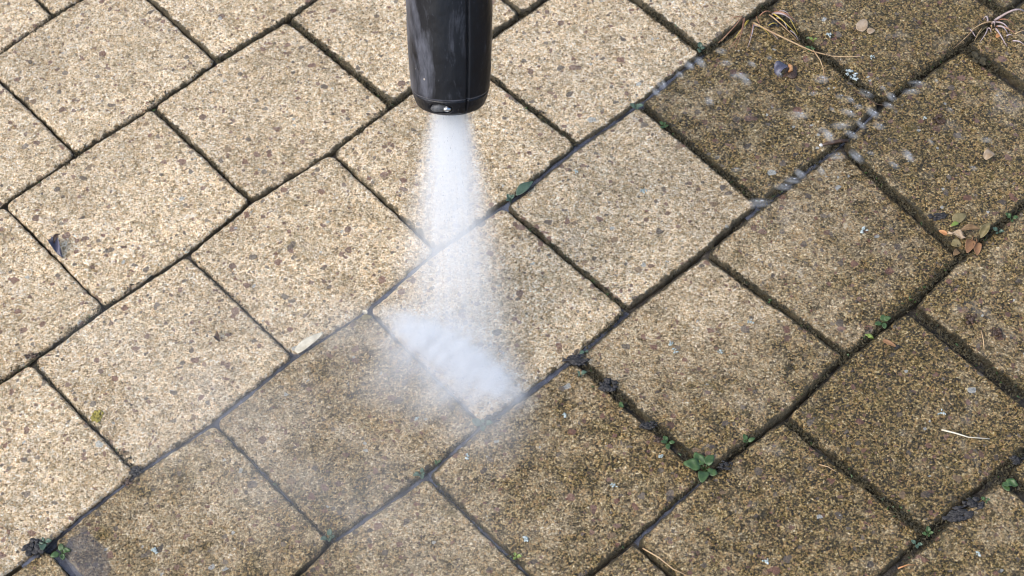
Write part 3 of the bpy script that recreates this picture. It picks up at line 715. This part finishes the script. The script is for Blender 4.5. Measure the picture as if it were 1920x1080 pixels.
flake(1258, 646, 8, 'upper teal lichen flake on the half cleaned paver'); flake(1265, 659, 7, 'lower teal lichen flake on the half cleaned paver')
flake(1350, 661, 6, 'small pale flake right of the two teal ones'); flake(780, 786, 7, 'pale lichen flake on the greyish paver left of the jet strike')
flake(877, 856, 7, 'pale green flake just below the crossing under the jet'); flake(1060, 777, 7, 'white flake on the brown paver right of the pale weed')
flake(1240, 857, 7, 'white flake left of the largest weed'); flake(1150, 911, 7, 'white flake on the brown bottom centre paver, its right side'); flake(985, 1012, 9, 'white flake near the bottom edge at the centre')
flake(1207, 358, 8, 'grey white flake on the half cleaned paver right of the long wet leaf'); flake(1080, 322, 6, 'pale blue flake below the joint right of the long wet leaf')
flake(292, 1033, 9, 'pale flake on the paver with the puddle'); flake(1765, 775, 8, 'white flake near the pine needle'); flake(1835, 1038, 9, 'white flake on the bottom right corner paver'); flake(1620, 431, 9, 'grey white flake on the paver left of the dead leaves')
flake(1437, 1052, 9, 'white flake near the bottom edge on the large brown paver'); flake(1735, 222, 6, 'white speck of lichen by the dark brown tuft, upper right'); flake(1407, 604, 7, 'pale blue speck on the half cleaned paver with the dark clumps')

# ------------------------------------------------------------------ pressure washer lance
D = np.cos(np.arcsin(.44)) * UP - .44 * FWD; D /= np.linalg.norm(D)      # from the tip up along the lance
TIP = None
P0 = at(852, 668)
def proj(P):
    d = np.array(P) - np.array([0, 0, CAMH]); w = d @ FWD; return 960 + F * (d @ RIGHT) / w, 540 - F * (d @ UP) / w
lo, hi = .05, .35
for _ in range(40):
    mid_ = (lo + hi) / 2
    if proj(P0 + D * mid_)[1] > 197: lo = mid_
    else: hi = mid_
TIP = P0 + D * lo
JL = lo
zax = Vector(D); xax = Vector(RIGHT); xax = (xax - zax * xax.dot(zax)).normalized(); yax = zax.cross(xax)   # -y faces the camera
LM = Matrix((xax, yax, zax)).transposed().to_4x4(); LM.translation = Vector(TIP)
lance = empty('spray_lance', (0, 0, 0)); lance.matrix_world = LM
tag(lance, 'black plastic spray lance of a pressure washer, scuffed grey, hanging down from the top edge', 'spray lance')
def sleeve():
    ns = 300; zs = np.concatenate([np.linspace(0, .016, 44), np.linspace(.0165, .12, 90), np.linspace(.122, .20, 20)])
    prof = np.interp(zs, [0, .0012, .003, .0075, .0105, .013, .03, .055, .085, .12, .20], [.0235, .0262, .0280, .0298, .0306, .0314, .0326, .0337, .0341, .0341, .0335]) * .95
    V = []; an = np.linspace(0, 2 * pi, ns, endpoint=False)
    for z_, r_ in zip(zs, prof):
        r = np.full(ns, r_)
        r -= .0008 * np.exp(-((z_ - .0140) / .0008) ** 2)                      # ring groove
        if z_ > .014: r += .0005
        da = (an - radians(-90 + 27) + pi) % (2 * pi) - pi                      # mould seam, right of the middle
        r -= .0030 * np.exp(-(da * .032 / .0008) ** 2)
        dh = ((an - radians(-90 - 15) + pi) % (2 * pi) - pi) * .03; dz = z_ - .0070
        e = (dh / .0098) ** 2 + (dz / .0044) ** 2
        r -= .0050 * np.clip(1.15 - e, 0, 1) ** .6 * np.where(e < 1.15, 1, 0) * (.75 + .25 * np.clip(dh / .009, -1, 1))
        r += fbm(an * 3 + 7, np.full(ns, z_ * 60), 2, 3) * .0005
        V.append(np.stack([r * np.cos(an), r * np.sin(an), np.full(ns, z_)], 1))
    n = len(zs); V = np.concatenate(V)
    idx = np.arange(n * ns).reshape(n, ns); nx = np.roll(idx, -1, axis=1)
    f = np.stack([idx[:-1], nx[:-1], nx[1:], idx[1:]], -1).reshape(-1, 4)
    # inner mouth wall
    inner = []; 
    for z_, r_ in ((.0, .0225), (.02, .021), (.021, .004)):
        inner.append(np.stack([r_ * np.cos(an), r_ * np.sin(an), np.full(ns, z_)], 1))
    V = np.concatenate([V] + inner); ib = np.arange(n * ns, (n + 3) * ns).reshape(3, ns); ib = np.concatenate([idx[:1], ib]); nb = np.roll(ib, -1, axis=1)
    f2 = np.stack([ib[:-1], ib[1:], nb[1:], nb[:-1]], -1).reshape(-1, 4)
    s = NT('scuffed_black_plastic'); P = s.n('TexCoord').outputs['Object']
    st = s.n('Mapping', {0: P, 3: (1, 1, .35)}).outputs[0]
    a = s.noise(st, 70, 6, .7).outputs[0]; b = s.noise(st, 420, 4, .7).outputs[0]; c = s.noise(st, 34, 6, .68, .5).outputs[0]
    x = s.sep(s.n('CombineColor', {0: 0.0, 1: 0.0, 2: 0.0}).outputs[0])
    px_ = s.n('SeparateXYZ', {0: P}).outputs
    side = s.maprange(px_[0], -.034, .006, .30, .0)
    sc = s.math('MULTIPLY', s.math('SUBTRACT', s.math('ADD', c, side), .61), 5.5, clamp=True)
    sc = s.math('MULTIPLY', sc, s.maprange(a, .3, .62, .25, 1))
    sc = s.math('MULTIPLY', sc, s.maprange(px_[2], .010, .018, 0, 1))
    sc2 = s.math('MULTIPLY', s.maprange(b, .62, .72), .25)
    ringf = s.math('MULTIPLY', s.maprange(s.math('ABSOLUTE', s.math('SUBTRACT', px_[2], .0147)), .0003, .0011, 1, 0), s.maprange(s.noise(P, 90, 3).outputs[0], .35, .6, .25, 1))
    col = s.mix(s.math('MAXIMUM', s.math('MAXIMUM', sc, sc2), ringf), s.mix(a, (.003, .0035, .005), (.009, .010, .014)), s.mix(b, (.055, .060, .078), (.17, .18, .215)))
    specks = s.voro(P, 160); sf = s.math('MULTIPLY', s.math('GREATER_THAN', s.sep(specks.outputs['Color'])[0], .93), s.math('LESS_THAN', specks.outputs['Distance'], .14))
    col = s.mix(s.math('MULTIPLY', sf, .8), col, (.40, .36, .32))
    bmp = s.n('Bump', {'Height': s.math('ADD', a, s.math('MULTIPLY', b, .5)), 'Distance': .0007, 'Strength': .5})
    s.surf(Base_Color=col, Roughness=s.maprange(a, .3, .7, .26, .5), Specular_IOR_Level=.32, Normal=bmp.outputs[0])
    mesh_obj('sleeve', V, np.concatenate([f, f2]), s.m, parent=lance)
    return s.m
M_PLASTIC = sleeve()
s = NT('steel'); P = s.n('TexCoord').outputs['Object']
s.surf(Base_Color=(.62, .64, .66, 1), Metallic=1.0, Roughness=s.maprange(s.noise(P, 300, 3).outputs[0], .3, .7, .2, .45)); M_STEEL = s.m
A = Acc(); an_ = radians(-90 - 4); A.add(*blob((cos(an_) * .0272, sin(an_) * .0272, .0070), (.0030, .0016, .0021), 5, .2)); A.build('metal_pin', (0, 0, 0), [M_STEEL], parent=lance)
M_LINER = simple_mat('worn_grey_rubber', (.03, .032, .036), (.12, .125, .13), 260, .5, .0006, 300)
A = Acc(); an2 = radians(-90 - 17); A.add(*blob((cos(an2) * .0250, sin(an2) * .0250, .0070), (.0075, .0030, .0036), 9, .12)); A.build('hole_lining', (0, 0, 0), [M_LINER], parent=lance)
A = Acc(); A.add(*tube([(0, 0, .004), (0, 0, .012), (0, 0, .024)], [.004, .006, .009], 24)); A.build('spray_tip', (0, 0, 0), [M_STEEL], parent=lance)
A = Acc(); A.add(*tube([(0, 0, .195), (0, 0, .205), (0, 0, .22), (0, 0, .235)], [.0335, .033, .02, .012], 32)); A.build('collar', (0, 0, 0), [M_PLASTIC], parent=lance)
A = Acc(); A.add(*tube([(0, 0, .23), (0, 0, .5), (0, 0, .9)], .0085, 24)); A.build('tube', (0, 0, 0), [M_STEEL], parent=lance)

# ------------------------------------------------------------------ the water: fan jet, splash where it strikes, drifting mist, flying drops
Ag, Bg = at(738, 592), at(968, 742); JZ = (P0 - TIP); JL = np.linalg.norm(JZ); jz = Vector(JZ / JL)
jx = Vector(Bg - Ag); jx = (jx - jz * jx.dot(jz)).normalized(); jy = jz.cross(jx)
JM = Matrix((jx, jy, jz)).transposed().to_4x4(); JM.translation = Vector(TIP)
jet = empty('water_jet', (0, 0, 0)); jet.matrix_world = JM
tag(jet, 'white fan of water blasting from the lance tip down onto the pavers', 'water jet')
ZL = JL + .015
W0, WK = .0125, .225; Y0, YK = .006, .045
n_, m_ = 14, 32; V = []
for k in range(n_):
    z_ = .001 + (ZL - .001) * k / (n_ - 1); wx_, wy_ = (W0 + WK * z_) * 1.45, (Y0 + YK * z_) * 2.2
    for j in range(m_):
        a = 2 * pi * j / m_; V.append((wx_ * cos(a), wy_ * sin(a), z_))
F_ = [(k * m_ + j, k * m_ + (j + 1) % m_, (k + 1) * m_ + (j + 1) % m_, (k + 1) * m_ + j) for k in range(n_ - 1) for j in range(m_)]
F_ += [tuple(range(m_))[::-1], tuple((n_ - 1) * m_ + j for j in range(m_))]
s = NT('jet_spray'); P = s.n('TexCoord').outputs['Object']; X, Y, Zc = s.n('SeparateXYZ', {0: P}).outputs[:3]
wx = s.math('ADD', s.math('MULTIPLY', Zc, WK), W0); wy = s.math('ADD', s.math('MULTIPLY', Zc, YK), Y0)
ux = s.math('DIVIDE', X, wx); uy = s.math('DIVIDE', Y, wy)
gx_ = s.math('EXPONENT', s.math('MULTIPLY', s.math('POWER', s.math('ABSOLUTE', s.math('MULTIPLY', ux, 1.15)), 2.6), -1.0)); gy_ = s.math('EXPONENT', s.math('MULTIPLY', s.math('MULTIPLY', uy, uy), -1.0))
tau = s.math('ADD', s.math('MULTIPLY', s.math('EXPONENT', s.math('MULTIPLY', Zc, -1 / .085)), 4.2), .28)
sv = s.n('CombineXYZ', {0: s.math('MULTIPLY', ux, 7.0), 1: s.math('MULTIPLY', uy, 1.2), 2: s.math('MULTIPLY', Zc, 16.0)}).outputs[0]
stn = s.maprange(s.noise(sv, 1.6, 4, .6).outputs[0], .32, .68, .35, 1.65)
de = s.math('MULTIPLY', s.math('MULTIPLY', s.math('MULTIPLY', gx_, gy_), tau), s.math('DIVIDE', stn, s.math('MULTIPLY', wy, 2.1)))
vol_out(s, de, .09)
mesh_obj('spray', V, F_, s.m, parent=jet)
A = Acc(); rr = random.Random(4)
for k in range(420):
    z_ = rr.random() ** .8 * JL * .98; w = W0 + WK * z_; x = rr.gauss(0, .30) * w; y = rr.gauss(0, .35) * (Y0 + YK * z_)
    l = rr.uniform(.0008, .0026); r = rr.uniform(.00009, .0002); dx = x / w * WK
    A.add(*tube([(x, y, z_), (x + dx * l * .5, y, z_ + l * .5), (x + dx * l, y, z_ + l)], [r * .4, r, r * .3], 4))
ob = A.build('droplets', (0, 0, 0), [M_DROP], parent=jet); ob['kind'] = 'stuff'

def puff(name, c, rx, ry, rz, yaw, tau, label, cat, kind=None, group=None, nscale=30, sharp=2.0, stretch=(1, 1, 1), drops=0, tilt=0.0, lo=.38, hi=.68, step=.1, power=1.0):
    """soft-edged airborne spray: an ellipsoid hull filled by an uneven volume, with a few real drops in it"""
    A = Acc(); A.add(*blob((0, 0, 0), (rx, ry, rz), 1, 0.0, 12, 24), 0); rr = random.Random(int(c[0] * 9999))
    for k in range(drops):
        a = rr.uniform(0, 2 * pi); d = rr.uniform(0, .7); r = rr.uniform(.0003, .0006)
        A.add(*blob((cos(a) * d * rx, sin(a) * d * ry, rr.uniform(-.3, .3) * rz), (r * 1.8, r, r), k, .05, 5, 7), 1)
    s = NT(name + '_volume'); P = s.n('TexCoord').outputs['Object']
    q_ = s.vec('DIVIDE', P, (rx, ry, rz)); ln = s.n('VectorMath', {0: q_}, operation='LENGTH').outputs['Value']
    fall = s.math('POWER', s.math('SUBTRACT', 1.0, s.math('POWER', ln, 2.0), clamp=True), sharp)
    off = s.n('ObjectInfo').outputs['Random']
    nv = s.vec('ADD', s.vec('MULTIPLY', P, stretch), s.n('CombineXYZ', {0: off, 1: off, 2: off}).outputs[0])
    nz = s.math('POWER', s.maprange(s.noise(nv, nscale, 5, .62).outputs[0], lo, hi, 0.0, 1.6), power)
    vol_out(s, s.math('MULTIPLY', s.math('MULTIPLY', fall, nz), tau / rz), step)
    ob = A.build(name, (0, 0, 0), [s.m, M_DROP])
    ob.location = c; ob.rotation_euler = (0, tilt, yaw)
    return tag(ob, label, cat, group, kind)
AB = Bg - Ag; yawAB = math.atan2(AB[1], AB[0]); cAB = (Ag + Bg) / 2
c = cAB + np.array([-.001, -.008, 0])
sp = puff('impact_splash', (c[0], c[1], .007), .094, .046, .014, yawAB, 1.3, 'bright white splash where the jet strikes the paver', 'splash', nscale=120, sharp=1.8, stretch=(1, .35, .6), drops=150, lo=.36, hi=.66)
co = puff('strike_band', (-.002, .003, .0), .090, .023, .011, 0, 3.6, None, None, nscale=95, sharp=2.3, stretch=(1, .75, .8), lo=.26, hi=.68)
co.parent = sp
c = at(800, 730)
puff('splash_haze', (c[0], c[1], .014), .13, .06, .026, yawAB, .42, 'thin bluish spray thrown towards the lower left of the strike', 'spray', nscale=26, sharp=1.3, stretch=(1, .5, .8), lo=.34, hi=.66, kind='stuff')
c = at(560, 830)
puff('mist', (c[0], c[1], .025), .26, .15, .04, yawAB + .1, .13, 'faint drifting mist over the pavers at the lower left', 'mist', kind='stuff', nscale=10, sharp=1.0, lo=.36, hi=.7)
# flying drops at the upper right: copies of one
drops = [(1292, 122), (1312, 116), (1240, 158), (1352, 96), (1443, 109), (1385, 142), (1398, 150), (1461, 139), (1539, 148), (1576, 181), (1594, 187), (1624, 175), (1671, 181), (1721, 157), (1709, 172), (1754, 151), (1666, 198), (1636, 211), (1615, 233), (1591, 211), (1576, 236), (1596, 252), (1539, 242), (1553, 254), (1570, 293), (1606, 293), (1633, 287), (1702, 290), (1745, 266), (1677, 310), (1825, 315), (1345, 295), (1380, 318), (1500, 326), (1486, 338), (1470, 350), (1424, 380), (1410, 388), (1540, 320), (1705, 297), (1330, 190), (1523, 176), (1560, 205), (1648, 236), (1230, 172), (1275, 140), (1360, 118), (1410, 120), (1655, 165), (1610, 200), (1190, 222), (1848, 262), (1780, 205), (1500, 215)]
first = None
for k, (x, y) in enumerate(drops):
    rr = random.Random(k); z_ = rr.uniform(.006, .014); p = at(x, y, z_)
    if first is None:
        first = ob = puff('flying_drop', tuple(p), .0095, .0048, .0042, radians(-50), .30, None, 'spray', nscale=260, sharp=1.5, drops=2, lo=.36, hi=.66, stretch=(.35, 1.2, 1), step=.15)
    else:
        ob = first.copy(); C.objects.link(ob); ob.location = p
    sc = rr.uniform(.5, 1.1); ob.scale = (sc * rr.uniform(.9, 1.5), sc, sc); ob.rotation_euler = (0, radians(-20), radians(rr.uniform(-85, -20)))
    tag(ob, 'soft bluish white drop of spray flying over the dirty pavers at the upper right', 'spray drop', 'drops of spray flying off at the upper right')
